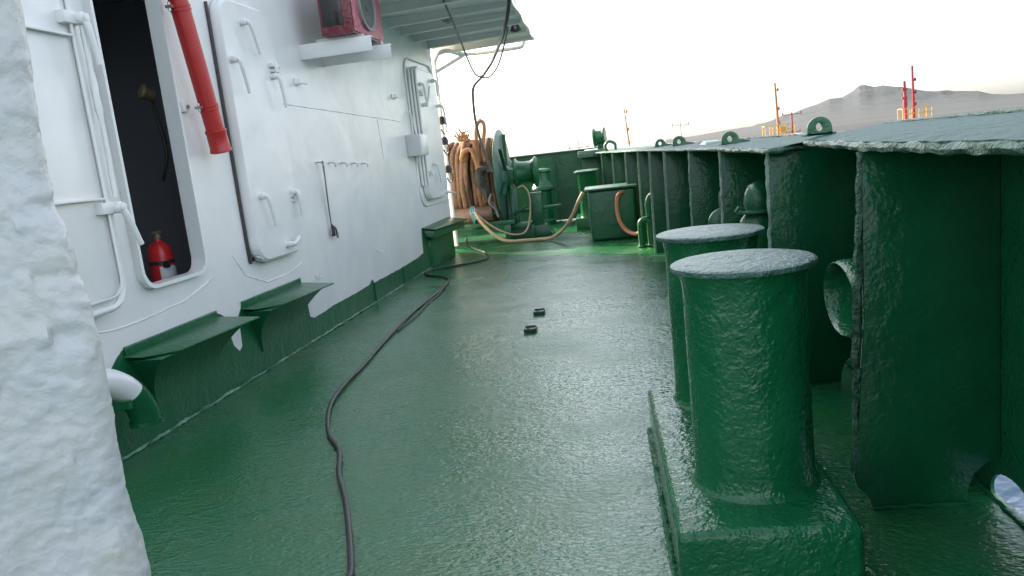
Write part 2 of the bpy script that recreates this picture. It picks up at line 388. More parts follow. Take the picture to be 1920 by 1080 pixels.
hinge(7.03,2.66,.10,dr); hinge(7.06,1.47,.08,dr)
MB().tube([W(6.24,.02,1.0),W(6.24,.07,.99),W(6.26,.09,.96)],.014,8).build('latch_pin',M['steel'],dr)

# open door leaf lying back against the wall
lf=thing('open_door',W(4.0,.06,.95),'open white steel door swung back against the wall left of the dark doorway','door')
door_panel(3.42,4.40,.97,3.2,.03,.075,lf,name='panel',r=.14)
mb=MB().tube([W(a,.10,b) for a,b in rrect(3.41,4.43,.955,3.22,.15,8)],.022,10,closed=True,smooth=0,wob=.25); mb.build('rim',M['white2'],lf)
mb=MB().tube([W(a,.135,b) for a,b in rrect(3.47,4.38,1.02,3.16,.13,8)],.009,8,closed=True,smooth=0,wob=.5); mb.build('seal_channel',M['white2'],lf)
for z in (1.62,2.58): MB().box(W(3.92,.12,z),(.045,.92,.012),WR).build('stiffener',M['white2'],lf,sub=2,disp=.003,dscale=20)
for z,dz,ds in ((2.68,-.2,.035),(1.56,-.2,.09)):
    h=MB().lathe([(.035,0),(.038,.02),(.038,.10),(.026,.11),(.026,.125)],W(4.43,.09,z),WN,14)
    h.box(W(4.36,.13,z),(.06,.11,.07),WR); h=h.build('dog',M['white2'],lf,bevel=.005)
    d=Vector((ds,dz)).normalized()*.27
    MB().tube([W(4.43,.18,z),W(4.43+d.x*.2,.20,z+d.y*.2),W(4.43+d.x,.20,z+d.y)],[.026,.022,.02,.018],10).build('handle',M['white2'],h)
MB().tube([W(4.44,.16,2.64),W(4.455,.15,2.3),W(4.46,.15,2.0),W(4.45,.15,1.62)],[.016,.024,.014,.016],8,wob=.4).build('linkage_bar',M['white2'],lf)

# far door
d3=thing('closed_door',W(12.4,0,1.0),'far white weathertight door by the grey cable box near the wall end','door')
door_panel(11.95,13.2,1.06,3.12,.09,.01,d3,r=.22)
mb=MB().tube([W(a,.015,b) for a,b in rrect(11.72,13.4,.98,3.26,.26,8)],.014,8,closed=True,smooth=0); mb.build('door_frame',M['white2'],d3)
for k,oo in enumerate((.03,.07,.11)): MB().tube([W(11.86+.04*k,oo,1.3),W(11.86+.04*k,oo,2.9),W(11.92+.04*k,oo,3.08),W(12.1,oo,3.13)],.018,8).build('pipe_run',M['white2'],d3)
lever(12.95,2.98,.1,.02,-.2,d3,L=.26); lever(12.2,2.55,.1,.35,.35,d3,L=.42); lever(12.1,2.86,.1,.1,-.3,d3,L=.36); lever(13.2,2.58,.1,.15,-.3,d3,L=.36); lever(12.35,1.62,.1,.15,-.3,d3,L=.34); lever(13.0,1.12,.1,.5,-.06,d3,L=.4,rr=.02)
hinge(12.02,2.74,.12,d3); hinge(12.05,1.5,.12,d3)

bx=thing('cable_box',W(11.45,0,1.72),'small pale grey junction box fixed to the white wall before the far door','junction box')
MB().box(W(11.55,.11,1.92),(.22,.42,.32),WR).build('housing',mat('pale_grey_enclosure',(.6,.6,.6),.4,bump=[(10,.2,.01,2)]),bx,bevel=.012)
MB().box(W(11.55,.223,1.92),(.012,.38,.28),WR).build('cover',M['white2'],bx,bevel=.003)
MB().tube([W(11.6,.1,2.08),W(11.6,.08,2.3),W(11.6,.03,2.45)],.014,8).build('conduit',M['white2'],bx)
MB().tube([W(11.55,.1,1.76),W(11.56,.06,1.6),W(11.56,.04,1.3)],.012,8).build('conduit',M['white2'],bx)

# row of hooks, the first one holding a looped cord
for k,s in enumerate((7.92,8.26,8.60,8.95,9.30)):
    lab=['rusty wall hook that carries the looped cord','small bare wall hook, second in the row of five','small bare wall hook in the middle of the row of five','small bare wall hook, fourth in the row of five','small bare wall hook at the far end of the row of five'][k]
    z=1.765-.012*k
    t=thing('wall_hook',W(s,0,z),lab,'hook','row of hooks on the white wall')
    MB().lathe([(.016,0),(.016,.02)],W(s,0,z),WN,10).build('base',M['white2'],t)
    MB().tube([W(s,.01,z),W(s,.06,z-.008),W(s,.085,z-.03),W(s,.075,z-.05)],.007,8).tube([W(s-.03,.05,z),W(s+.03,.05,z)],.006,6).build('peg',M['steel'],t)
t=thing('looped_cord',W(7.93,.06,.98),'grey cord with a plug hanging doubled from the first wall hook','cord')
MB().tube([W(7.92,.075,1.765),W(7.95,.07,1.76),W(7.975,.06,1.7),W(8.0,.04,1.35),W(8.02,.03,1.09)],.008,6).tube([W(7.92,.075,1.765),W(7.93,.075,1.6),W(7.97,.05,1.35),W(8.02,.03,1.09)],.008,6).build('cord',M['grey'],t)
mb=MB()
for a in (-.5,0,.5): mb.tube([W(8.02,.03,1.09),W(8.02+a*.07,.06,1.04),W(8.02+a*.11,.05,.98),W(8.02+a*.05,.04,.975),W(8.02,.03,1.08)],.008,6)
mb.build('loop',M['black'],t)
MB().lathe([(.008,0),(.014,.01),(.014,.06),(.008,.07)],W(8.1,.05,.93),(0,0,1),10).tube([W(8.03,.03,1.07),W(8.08,.05,1.04),W(8.1,.05,1.0)],.006,6).build('plug',M['brass'],t)
for (s,z,lab) in ((7.72,2.58,'small white cleat on the wall under the air conditioner'),(9.4,.62,'tiny bolt stub low on the wall before the far step'),(7.48,.62,'tiny bolt stub low on the wall above the middle step'),(10.95,2.62,'thin rod bracket on the wall before the far door')):
    t=thing('wall_bracket',W(s,0,z-.04),lab,'bracket')
    big=z>2
    MB().box(W(s,.008,z),(.014,.07 if big else .03,.07 if big else .03),WR).build('base',M['white2'],t,bevel=.004)
    MB().tube([W(s,.01,z-.02),W(s,.07,z-.02),W(s+(.09 if big else .02),.08,z-.02)],.010 if big else .006,8).tube([W(s,.04,z-.05),W(s,.05,z+.03)],.009 if big else .004,8).build('pin',M['white2'],t)
t=thing('wall_bracket',W(5.64,0,2.2),'small square bolted lug on the wall beside the door frame, left of the red pipe','bracket')
MB().box(W(5.60,.02,2.235),(.03,.07,.075),WR).build('base',M['white2'],t,bevel=.006)
MB().lathe([(.016,0),(.016,.015)],W(5.61,.035,2.235),WN,6).build('bolt',M['steel'],t)

# red downpipe
t=thing('drain_pipe',W(5.75,.1,1.85),'red painted plastic downpipe leaning beside the closed door','pipe')
A=W(5.52,.15,3.12); B=W(5.77,.15,1.98); C_=W(5.79,.15,1.885)
dv=(B-A).normalized()
MB().lathe([(.070,0),(.070,(B-A).length)],A,dv,28).build('tube',M['red'],t)
MB().lathe([(.070,-.02),(.080,-.015),(.082,.0),(.076,.015),(.078,.13),(.084,.14),(.084,.155),(.076,.16),(.06,.16)],B-dv*.06,dv,28).build('socket',M['red'],t)
for q in (.17,.79):
    p=A.lerp(B,q)
    c=MB().lathe([(.071,-.022),(.076,-.02),(.076,-.008),(.072,-.004),(.072,.004),(.076,.008),(.076,.02),(.071,.022)],p,dv,28).build('clamp',M['red'],t)
    MB().box(p-WD*.085-WN*.03,(.05,.04,.02),WR).lathe([(.01,-.03),(.01,.03)],p-WD*.09-WN*.03,(0,0,1),8).build('screw',M['steel'],c)

# bent discharge pipe low on the wall, half white half green
t=thing('bent_pipe',W(4.15,.1,0),'thick white pipe elbow with a green lower end, under the nearest step','pipe')
MB().tube([W(3.6,.12,.60),W(3.82,.14,.605),W(4.0,.16,.57),W(4.12,.18,.50),W(4.19,.19,.42)],.085,20,smooth=4).build('upper_bend',mat('white_pipe_paint',(.72,.72,.72),.3,bump=[(12,.15,.01,2)]),t)
MB().tube([W(4.175,.188,.445),W(4.23,.2,.35),W(4.26,.2,.24)],.089,20,smooth=3).lathe([(.1,0),(.1,.03)],W(4.26,.2,.22),(0,0,1),20).build('lower_end',M['bw'],t)
MB().box(W(4.02,.2,.42),(.2,.03,.05),WR).build('strap',M['greens'],t)

# fire extinguisher and lamp inside
t=thing('fire_extinguisher',W(5.62,-.42,.72),'red fire extinguisher with a white label inside the dark doorway','extinguisher')
e=Vector(W(5.62,-.42,.74))
MB().lathe([(.08,0),(.092,.02),(.095,.06),(.095,.40),(.088,.45),(.06,.49),(.03,.51),(.025,.53)],e,(0,0,1),28).build('cylinder',mat('extinguisher_red',(.62,.03,.03),.3),t)
MB().lathe([(.022,.53),(.028,.55),(.02,.57)],e,(0,0,1),12).box(e+Vector((0.02,-.03,.585)),(.03,.09,.014)).build('valve',M['brass'],t)
MB().lathe([(.098,.33),(.098,.36)],e,(0,0,1),28).box(e+Vector((.075,-.065,.33)),(.05,.03,.05)).build('strap',M['black'],t)
seg=[]
mb=MB(); vs_=[];fs=[]
for k in range(11):
    a=R(-72+k*9); 
    for h in (.10,.315): vs_.append(e+Vector((math.cos(a)*.0965,math.sin(a)*.0965,h)))
for k in range(10): fs.append((2*k,2*k+2,2*k+3,2*k+1))
mb.add(vs_,fs).build('paper_label',M['label'],t)
t=thing('hose_coupling',W(5.9,-.5,2.3),'dull brass hose coupling hanging in the dark doorway','coupling')
c=W(5.86,-.5,2.44)
MB().lathe([(.035,0),(.055,.01),(.06,.03),(.05,.05),(.05,.10),(.04,.12)],c,(.5,.75,-.35),20).build('nozzle',M['brass'],t)
MB().tube([c+Vector((.04,.08,-.05)),c+Vector((.05,.1,-.2)),c+Vector((.08,.1,-.5)),c+Vector((.0,.1,-.72))],.014,8).build('hose',M['black'],t)

# air conditioner on two brackets
t=thing('air_conditioner',W(8.3,.4,2.98),'dark glossy crimson air conditioner unit on two white wall brackets','air conditioner')
MB().box(W(8.34,.47,3.33),(.34,.98,.66),WR).build('casing',M['redgloss'],t,bevel=.012)
MB().box(W(7.845,.44,3.35),(.22,.012,.52),WR).build('side_panel',mat('smoked_side_panel',(.02,.02,.02),.12),t,bevel=.004)
MB().box(W(8.34,.647,3.33),(.016,.94,.62),WR).build('front_grille',M['pinkgloss'],t,bevel=.01)
f=MB().lathe([(.25,0),(.25,.03),(.225,.03),(.225,.012)],W(8.28,.656,3.32),WN,36).build('fan_ring',M['shipgrey'],t)
MB().lathe([(.22,0),(.22,.016),(.05,.018),(.045,.026)],W(8.28,.654,3.32),WN,36).build('fan_cover',mat('dark_fan',(.05,.07,.06),.4,bump=[(60,.8,.01,2)]),t)
for s in (8.0,8.6): MB().box(W(s,.44,2.985),(.5,.08,.03),WR).build('foot',M['steel'],t)
for s,z,L,lab in ((7.95,2.895,.78,'white steel angle bracket nearer us under the air conditioner'),(8.53,2.88,.80,'white steel angle bracket at the far side under the air conditioner')):
    b=MB().box(W(s,L/2,z),(L,.012,.15),WR).box(W(s+.045,L/2,z+.069),(L,.08,.012),WR)
    b=b.build('support_bracket',M['white2'],bevel=.003); tag(b,lab,'bracket','brackets under the air conditioner')

# bridge wing overhang
ov=thing('bridge_wing',(-2,12,3.6),'white bridge wing overhang with ribbed underside above the far end of the deckhouse','platform')
X1=-.95; Z1=3.70
P=[(-2.9,8.6,Z1),(X1,8.6,Z1),(X1,14.45,Z1),(-1.15,14.62,Z1),(-2.85,14.75,Z1)]
MB().prism(P,(0,0,.03)).build('soffit',M['beige'],ov)
for y in (9.2,10.1,11.0,11.75,12.5,13.4,14.3):
    MB().prism([(-2.78,y,Z1),(-1.02,y,Z1),(-1.02,y,Z1-.07),(-2.78,y,Z1-.14)],(0,.02,0)).box((-1.9,y-.03,Z1-.135+.03),(1.72,.07,.01),Matrix.Rotation(R(-2.2),3,'Y')).build('rib',M['beige'],ov)
# bulwark of the wing: slightly bowed white sheet
mb=MB(); vs_=[];fs=[]; n=24
for k in range(n+1):
    y=8.6+k*(14.5-8.6)/n; b=.0
    for (dx,z) in ((-.01,Z1-.06),(.02,Z1+.05),(.035,Z1+.25),(.0,Z1+.55),(-.03,Z1+.95)): vs_.append((X1+dx+.012*math.sin(k*1.1),y-.0*k,z))
for k in range(n):
    for q in range(4): fs.append((5*k+q,5*k+5+q,5*k+6+q,5*k+1+q))
mb.add(vs_,fs)
mb.add([(X1,14.5,Z1-.06),(X1+.035,14.5,Z1+.25),(X1-.03,14.5,Z1+.95),(-2.85,14.8,Z1+.95),(-2.85,14.8,Z1-.06)],[(0,1,2,3,4)])
mb.build('side_screen',M['white'],ov)
MB().tube([W(13.72,.0,.1),W(13.72,.0,3.0),W(13.74,.02,3.42),W(13.85,.2,3.56),(-2.3,14.75,3.58),(-1.35,14.72,3.57),(-1.2,14.72,3.62),(-1.18,14.72,3.72)],.038,12).build('support_pipe',M['white2'],ov)
MB().tube([W(13.72,.0,3.2),(-2.35,14.75,3.56)],.035,10,smooth=0).build('brace',M['white2'],ov)
MB().lathe([(.10,0),(.10,.05),(.06,.12),(.02,.13)],(-1.95,11.2,Z1-.02),(0,0,-1),20).build('lamp',M['shipgrey'],ov)
tt=thing('pulley_block',(-1.15,12.6,3.5),'black pulley block hanging under the bridge wing edge','pulley')
MB().prism([(-1.16,12.6,3.68),(-1.08,12.6,3.68),(-1.03,12.6,3.55),(-1.12,12.6,3.53),(-1.21,12.6,3.55)],(0,.05,0)).build('shell',M['black'],tt,bevel=.01)
MB().tube([(-1.12,12.6,3.7),(-1.12,12.57,3.57)],.012,8,smooth=0).lathe([(.025,0),(.025,.03)],(-1.12,12.58,3.60),(0,-1,0),14).build('pin',M['steel'],tt)

# fittings on the corner pipe
for z,r_,lab in ((2.36,.085,'black clamp highest on the corner post of the deckhouse'),(2.0,.06,'black clamp in the middle of the corner post of the deckhouse'),(1.5,.045,'black clamp lowest on the corner post of the deckhouse')):
    p=W(13.64,.03,z); t=MB().lathe([(.03,-.07),(.06,-.06),(.065,0),(.05,.05),(.03,.07)],p,(0,0,1),12,wob=.5).tube([p+Vector((.05,-.03,-.05)),p+Vector((.08,-.03,-.16)),p+Vector((.02,-.03,-.24)),p+Vector((-.03,-.03,-.15))],.012,8).build('pipe_clamp',M['black'])
    tag(t,lab,'clamp','clamps on the corner post')

# hanging cables
t=MB().tube([(-.93,10,3.69),(-.96,10.25,3.52),(-1.14,11,3.3),(-1.36,12,3.25),(-1.58,13,3.2),(-1.72,13.5,3.16),(-1.93,14.0,3.06),(-2.13,14.2,2.93),(-2.18,14.25,2.7),(-2.18,14.25,2.3),(-2.12,14.25,1.9),(-2.05,14.25,1.6),(-1.98,14.25,1.35)],.026,10).build('hanging_cable',M['black'])
tag(t,'thick black cable hanging from the bridge wing down to the rope winch','cable')
t=MB().tube([(-1.75,9.6,3.72),(-1.80,10.6,3.55),(-1.9,11.8,3.42),(-1.98,13,3.2),(-2.0,13.7,3.08),(-1.93,14.0,3.05),(-1.8,13.95,3.03),(-1.6,13.7,3.16),(-1.42,13.3,3.4),(-1.3,13,3.6),(-1.26,12.9,3.7)],.015,8).build('thin_wire',mat('green_grey_wire',(.10,.14,.10),.5))
tag(t,'thin grey wire sagging under the bridge wing and tied to the thick cable','wire')

# ============================================================ FOREGROUND WALL EDGE
def fgwall():
    mb=MB(); vs_=[];fs=[]
    # plan profile: hidden back face -> rounded free edge -> face running back to the left
    r=.04; dirv=Vector((-.865,-.50)).normalized(); nrm=Vector((.50,-.865)).normalized(); c=Vector((-1.02,1.315))
    prof=[c-nrm*r+dirv*(.3-.02*k) for k in range(15)]
    a0=math.atan2(-nrm.y,-nrm.x); 
    for k in range(1,21):
        a=a0-math.pi*k/20; prof.append(c+Vector((math.cos(a),math.sin(a)))*r)
    last=prof[-1]
    for k in range(1,150): prof.append(last+dirv*k*.005)
    nz=330; z0=.3; z1=2.6
    bumps=[(-1.0,1.36,1.11,.014,.035),(-1.0,1.36,1.62,.008,.05),(-1.02,1.3,1.47,.010,.04)]
    ed=[(.3,.02),(.87,.012),(1.0,-.006),(1.2,-.002),(1.38,.002),(1.47,-.008),(1.66,-.032),(1.96,-.016),(2.6,-.01)]
    for j in range(nz+1):
        z=z0+(z1-z0)*j/nz
        for (za,da),(zb,db) in zip(ed,ed[1:]):
            if za<=z<=zb: dx=da+(db-da)*(z-za)/(zb-za)
        for i,p in enumerate(prof):
            q=prof[min(i+1,len(prof)-1)]-prof[max(i-1,0)]; nn=Vector((q.y,-q.x)).normalized()
            if i>40 and nn.dot(nrm)<0 : nn=-nn
            P=Vector((p.x*7,p.y*7,z*7))
            d=.004*noise.noise(P*.8)+.0026*noise.noise(P*2.6+Vector((3,1,2)))+.0022*noise.noise(P*7)+.0016*noise.noise(P*17)+.004*abs(noise.noise(P*1.7+Vector((9,9,1))))
            # paint sags: shallow ledges
            for zc,am,ww in ((1.60,.010,.02),(1.36,.012,.018),(1.47,.006,.012)):
                t=(z-zc+.02*noise.noise(Vector((p.x*6,p.y*6,zc))))/ww
                if -4<t<4: d+=am*math.exp(-t*t)*(.5+noise.noise(Vector((p.x*14,p.y*14,zc*3)))) 
            vs_.append((p.x+nn.x*d+dx,p.y+nn.y*d,z))
    n=len(prof)
    for j in range(nz):
        for i in range(n-1): a=j*n+i; fs.append((a,a+1,a+n+1,a+n))
    fs+=[tuple(range(n))[::-1],tuple(nz*n+i for i in range(n))]+[(j*n,(j+1)*n,(j+1)*n+n-1,j*n+n-1) for j in range(nz)]
    mb.add(vs_,fs)
    o=mb.build('wall_edge',M['fgwhite'])
    return o
tag(fgwall(),'lumpy thickly painted white wall edge close to us along the left side','wall')

# ============================================================ DECK OBJECTS
# double bollard near
bd=thing('double_bollard',(.47,3.3,0),'large green double bollard with two capped posts on the right foreground','bollard')
mb=MB().box((.47,3.34,.11),(.63,1.68,.28))
mb.build('base',M['green'],bd,bevel=.035,bseg=4,sub=3,disp=.006,dscale=9)
for y,x in ((2.93,.50),(3.93,.52)):
    prof=[(.255,.245),(.238,.256),(.230,.275),(.227,.32)]+[(.226,.4+.05*k) for k in range(13)]+[(.228,1.04),(.236,1.08),(.243,1.098)]
    p=MB().lathe(prof,(x,y,0),seg=72,wob=.012).build('post',M['green'],bd)
    MB().lathe([(.225,1.093),(.264,1.099),(.268,1.108),(.266,1.118),(.255,1.123),(.12,1.124),(.02,1.124)],(x,y,0),seg=72,wob=.02).build('cap',M['cap'],p)
bead([(.145,2.3,.0),(.145,4.16,.0),(.5,4.2,.0)],.012,'weld_seam',M['green'],bd,wob=.2)

# bulwark
bw=thing('bulwark',(1.5,6,0),'dark green steel bulwark with upright stiffeners and a thick capping rail along the right side','bulwark')
path=[(1.50,-.5),(1.50,2.0),(1.50,5.6),(1.48,7.0),(1.42,8.4),(1.32,9.8),(1.20,11.2),(1.05,12.6),(.85,14.0),(.62,15.4),(.38,16.8),(.18,18.0)]
TOPZ=1.47
def flare(z): return .10*max(0,z-.2)/1.3
# near plate with two openings
port=[Vector((1.5,3.02+.17*math.cos(a),.03+.10*math.sin(a))) for a in [2*math.pi*k/24 for k in range(24)]]
chk=[Vector((1.5,3.66+.24*math.cos(a),.76+.16*math.sin(a))) for a in [2*math.pi*k/28 for k in range(28)]]
mb=MB(); holed([Vector((1.5,-.5,-.12)),Vector((1.5,5.6,-.12)),Vector((1.5,5.6,TOPZ)),Vector((1.5,-.5,TOPZ))],[port,chk],(.014,0,0),mb)
mb.build('plating',M['bw'],bw)
mb=MB(); vs_=[];fs=[]
P2=[p for p in path if p[1]>=5.6]
for (x,y) in P2:
    for z in (-.12,.4,.8,1.15,TOPZ): vs_.append((x,y,z))
for i in range(len(P2)-1):
    for q in range(4): fs.append((5*i+q,5*i+5+q,5*i+6+q,5*i+1+q))
mb.add(vs_,fs); mb.build('plating',M['bw'],bw)
# stiffeners: (y, inner x at foot, inner x at top)
def pathx(y):
    for (a,ya),(b,yb) in zip(path,path[1:]):
        if ya<=y<=yb: return a+(b-a)*(y-ya)/(yb-ya)
    return path[-1][0]
stf=[(1.2,.93,1.0),(3.10,.94,1.0),(4.75,.985,1.0),(6.45,.965,.985),(8.0,.895,.915),(9.6,.775,.80),(11.1,.70,.72),(12.3,.60,.62),(13.6,.44,.47),(15.0,.25,.27),(16.4,.05,.07)]
for (y,xb,xt) in stf:
    xo=pathx(y)-.002; th=.024 if y<4 else .02
    poly=[(xo-.13,y,.0),(xb+.06,y,.0),(xb+.045,y,.05),(xb+.0,y,.10),(xb-.006,y,.14),(xb,y,.2),(xt-.01,y,.8),(xt,y,TOPZ),(xo,y,TOPZ),(xo,y,.19),(xo-.05,y,.175),(xo-.10,y,.13),(xo-.125,y,.06)] if y<5 else [(xo,y,0),(xb,y,0),(xt,y,TOPZ),(xo,y,TOPZ)]
    MB().prism(poly,(0,th,0)).build('stiffener',M['bw'] if y<4 else M['bw'],bw,bevel=.004)
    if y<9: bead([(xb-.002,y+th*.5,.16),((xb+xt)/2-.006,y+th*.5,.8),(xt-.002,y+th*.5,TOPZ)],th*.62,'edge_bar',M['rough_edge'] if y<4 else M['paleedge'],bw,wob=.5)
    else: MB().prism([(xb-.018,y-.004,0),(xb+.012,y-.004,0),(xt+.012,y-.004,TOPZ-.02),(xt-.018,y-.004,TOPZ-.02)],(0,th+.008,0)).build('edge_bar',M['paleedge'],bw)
bead([(1.0,3.09,.005),(1.37,3.09,.005)],.012,'weld_seam',M['bw'],bw)
bead([(1.49,1.0,.0),(1.49,5.5,.0)],.014,'weld_seam',M['bw'],bw)
# capping rail: near length, then the far length, meeting in a notch
def cap(inner,outer,z0,z1,rise=.0,name='capping_rail'):
    mb=MB(); n=len(inner)
    I=[];O=[]
    for a,b in zip(inner,inner[1:]):
        L=max(1,int((Vector(b)-Vector(a)).length/.03)); I+=[Vector(a).lerp(Vector(b),k/L) for k in range(L)]
    I.append(Vector(inner[-1])); m=len(I)
    # outer sampled to the same count by arc fraction
    seg=[(Vector(b)-Vector(a)).length for a,b in zip(outer,outer[1:])]; tot=sum(seg)
    def at(f):
        d=f*tot
        for (a,b),l in zip(zip(outer,outer[1:]),seg):
            if d<=l+1e-9: return Vector(a).lerp(Vector(b),d/l)
            d-=l
        return Vector(outer[-1])
    O=[at(k/(m-1)) for k in range(m)]
    K=9; vs_=[];fs=[]
    for k in range(m):
        row=[]
        wi=.010*noise.noise(Vector((I[k].y*9,0,z1)))
        row.append(Vector((I[k].x+wi+.01,I[k].y,z0+.006*noise.noise(Vector((I[k].y*17,3,0))))))
        row.append(Vector((I[k].x+wi,I[k].y,(z0+z1)/2)))
        for q in range(K+1):
            p=I[k].lerp(O[k],q/K); zz=z1+rise*q/K+.005*noise.noise(Vector((p.x*8,p.y*8,0)))
            if q in(0,K): zz-=.008; 
            if q==K: zz+=.012
            row.append(Vector((p.x+(wi if q==0 else 0),p.y,zz)))
        row.append(Vector((O[k].x+.005,O[k].y,z0))); vs_+=row
    w_=K+4
    for k in range(m-1):
        for q in range(w_): fs.append((k*w_+q if q<w_ else 0,(k+1)*w_+q,(k+1)*w_+(q+1)%w_,k*w_+(q+1)%w_))
    fs.append(tuple(range(w_))); fs.append(tuple((m-1)*w_+q for q in range(w_))[::-1])
    mb.add(vs_,fs); o=mb.build(name,M['rail'],bw)
    lip=MB()
    for L,zz,r_ in ((I,z0+.014,(z1-z0)*.42),(O,z1+rise+.004,.010)):
        lip.tube([Vector((p.x,p.y,zz+.006*noise.noise(Vector((p.y*2.3,zz,0)))+.004*noise.noise(Vector((p.y*15,zz,3))))) for p in L],r_,8,smooth=0,wob=.45)
    lip.build('rough_lip',M['rough_edge'],o)
    return o
cap([(.985,-.5),(.985,2.4),(1.0,3.05),(1.045,3.5),(1.12,4.1),(1.21,4.72)],[(1.66,-.5),(1.66,4.72)],1.475,1.515,.034)
cap([(1.21,4.78),(1.06,4.60+.05),(.985,4.66),(.985,6.5),(.915,8.0),(.80,9.6),(.72,11.1),(.62,12.3),(.47,13.6),(.27,15.0),(.07,16.4),(-.1,17.4)],
    [(1.60,4.78),(1.60,5.6),(1.58,7),(1.52,8.4),(1.42,9.8),(1.30,11.2),(1.15,12.6),(.95,14),(.72,15.4),(.48,16.8),(.28,18)],1.452,1.488,.022)
# mooring chock through the plating
ck=thing('mooring_chock',(1.3,3.66,.6),'oval green mooring chock with a rounded lip poking through the bulwark','chock')
def oval(x,c,hy,hz,n=40,tilt=0): return [Vector((x,c[0]+hy*math.cos(a),c[1]+hz*math.sin(a))) for a in [2*math.pi*k/n for k in range(n)]]
prof=[(1.50,1.0),(1.30,.98),(1.14,1.0),(1.08,1.04),(1.055,1.12),(1.07,1.20),(1.11,1.22),(1.2,1.20),(1.5,1.20)]
vs_=[];fs=[];n=40
for (x,k_) in prof: vs_+=oval(x,(3.66,.775),.215*k_,.15*k_,n)
for a in range(len(prof)-1):
    for k in range(n): fs.append((a*n+k,a*n+(k+1)%n,(a+1)*n+(k+1)%n,(a+1)*n+k))
MB().add(vs_,fs).build('ring',M['green'],ck)
MB().box((1.3,3.66,.3),(.38,.02,.6)).build('support',M['green'],ck,bevel=.004)

# far transverse bulwark
fb=thing('bow_bulwark',(-2,18,0),'dark green bulwark closing off the far end of the deck behind the winch','bulwark')
MB().box((-3.4,18.0,.78),(6.2,.014,1.56)).build('plating',M['greens'],fb)
MB().box((-3.2,17.95,1.575),(6.6,.16,.03)).build('capping_rail',M['cap'],fb,bevel=.006)
for x in (-6,-5,-4,-3,-1.0): MB().box((x,17.86,.76),(.014,.26,1.5)).build('stiffener',M['greens'],fb)
pl=thing('fairlead_platform',(-.1,17.5,1.3),'pale green platform in the far corner carrying a roller fairlead','platform')
MB().box((-.13,17.55,1.465),(.62,.80,.15)).build('top_plate',M['cap'],pl,bevel=.01)
MB().box((-.13,17.7,.7),(.5,.4,1.38)).build('pedestal',M['greens'],pl,bevel=.01)
rf=thing('roller_fairlead',(.02,17.5,1.54),'dark flanged fairlead roller standing on the pale platform in the far corner','roller')
MB().lathe([(.21,0),(.21,.03),(.155,.06),(.15,.17),(.155,.20),(.21,.23),(.21,.26)],(-.06,17.5,1.80),(1,-.15,.02),28).build('drum',M['greens'],rf)
MB().box((.07,17.5,1.64),(.14,.1,.22)).build('stand',M['greens'],rf,bevel=.01)

# lugs on the capping rail
def eye(x,y,z,r,th,lab,tail=True,m='greens',rot=0):
    t=thing('eye_plate',(x,y,z),lab,'eye plate','eye plates on the capping rail')
    outer=[(-r*1.05,0)]+[(math.cos(a)*r,r*.62+math.sin(a)*r*.95) for a in [math.pi-math.pi*k/12 for k in range(13)]]+([(r*2.2,r*.35),(r*2.5,0)] if tail else [(r*1.05,0)])
    hole=[(-.05*r+math.cos(a)*r*.27,r*.72+math.sin(a)*r*.34) for a in [2*math.pi*k/16 for k in range(16)]]
    c,s_=math.cos(rot),math.sin(rot)
    f=lambda p:Vector((x+p[0]*c,y+p[0]*s_,z+p[1]))
    mb=MB(); holed([f(p) for p in outer],[[f(p) for p in hole]],(-s_*th,c*th,0),mb); mb.build('plate',M[m],t,bevel=.003)
    MB().prism([f((-r*1.3,0)),f((r*1.3,0)),f((r*1.3,.012)),f((-r*1.3,.012))],(-s_*(th+.03),c*(th+.03),0)).build('foot',M[m],t)
eye(1.24,4.52,1.525,.066,.03,'round topped eye plate on the rail notch nearest us',False)
eye(1.16,7.0,1.487,.075,.02,'dark beaked eye plate with a round hole, nearest of the three beyond the notch')
eye(1.05,10.2,1.487,.085,.02,'dark beaked eye plate, middle one of the three beyond the notch')
eye(.92,11.6,1.487,.078,.02,'dark beaked eye plate, smallest looking and farthest of the three beyond the notch')
t=MB().tube([(.20,16.0,1.48),(.16,16.0,1.60),(.24,16.0,1.68),(.36,16.0,1.62),(.36,16.0,1.5)],.03,8).build('rail_ring',M['greens']); tag(t,'small dark green ring on the rail beside the far roller','ring')
t=MB().prism([(1.1,8.2,1.487),(1.1,8.7,1.487),(1.13,8.6,1.53),(1.13,8.3,1.52)],(.16,0,0)).build('rail_clip',M['greens'],bevel=.005); tag(t,'low dark clip plate on the rail between two eye plates','clip')

# vents and valve between the stiffeners
t=thing('air_vent',(1.12,5.75,0),'dark green domed air vent with a flanged neck between the bulwark stiffeners','vent')
MB().lathe([(.10,0),(.10,.02),(.075,.03),(.075,.72),(.11,.74),(.13,.80),(.14,.88),(.13,.95),(.09,1.0)],(1.12,5.75,0),seg=32).build('body',M['greens'],t)
MB().lathe([(.10,0),(.155,.005),(.155,.025),(.12,.03)],(1.12,5.75,1.0),seg=32).build('flange',M['greens'],t,bevel=.002)
MB().lathe([(.10,0),(.11,.04),(.10,.11),(.07,.17),(.02,.2)],(1.13,5.75,1.03),seg=28).build('dome',M['greens'],t)
MB().tube([(1.02,5.7,1.02),(.98,5.7,1.05),(.95,5.7,1.02)],.015,8).build('lug',M['greens'],t)
t=thing('valve_wheel',(1.0,6.7,0),'dark green round valve head with a thin spindle left of the domed vent','valve')
MB().lathe([(.05,0),(.05,.72)],(1.04,6.9,0),seg=16).build('stem',M['greens'],t)
MB().lathe([(.12,0),(.14,.01),(.14,.05),(.12,.07),(.06,.08)],(1.04,6.86,.82),(0,-1,0),28).build('disc',M['greens'],t)
MB().lathe([(.03,.93),(.035,1.0),(.03,1.08),(.012,1.12),(.012,1.24)],(1.04,6.86,0),seg=14).build('spindle',M['cap'],t)

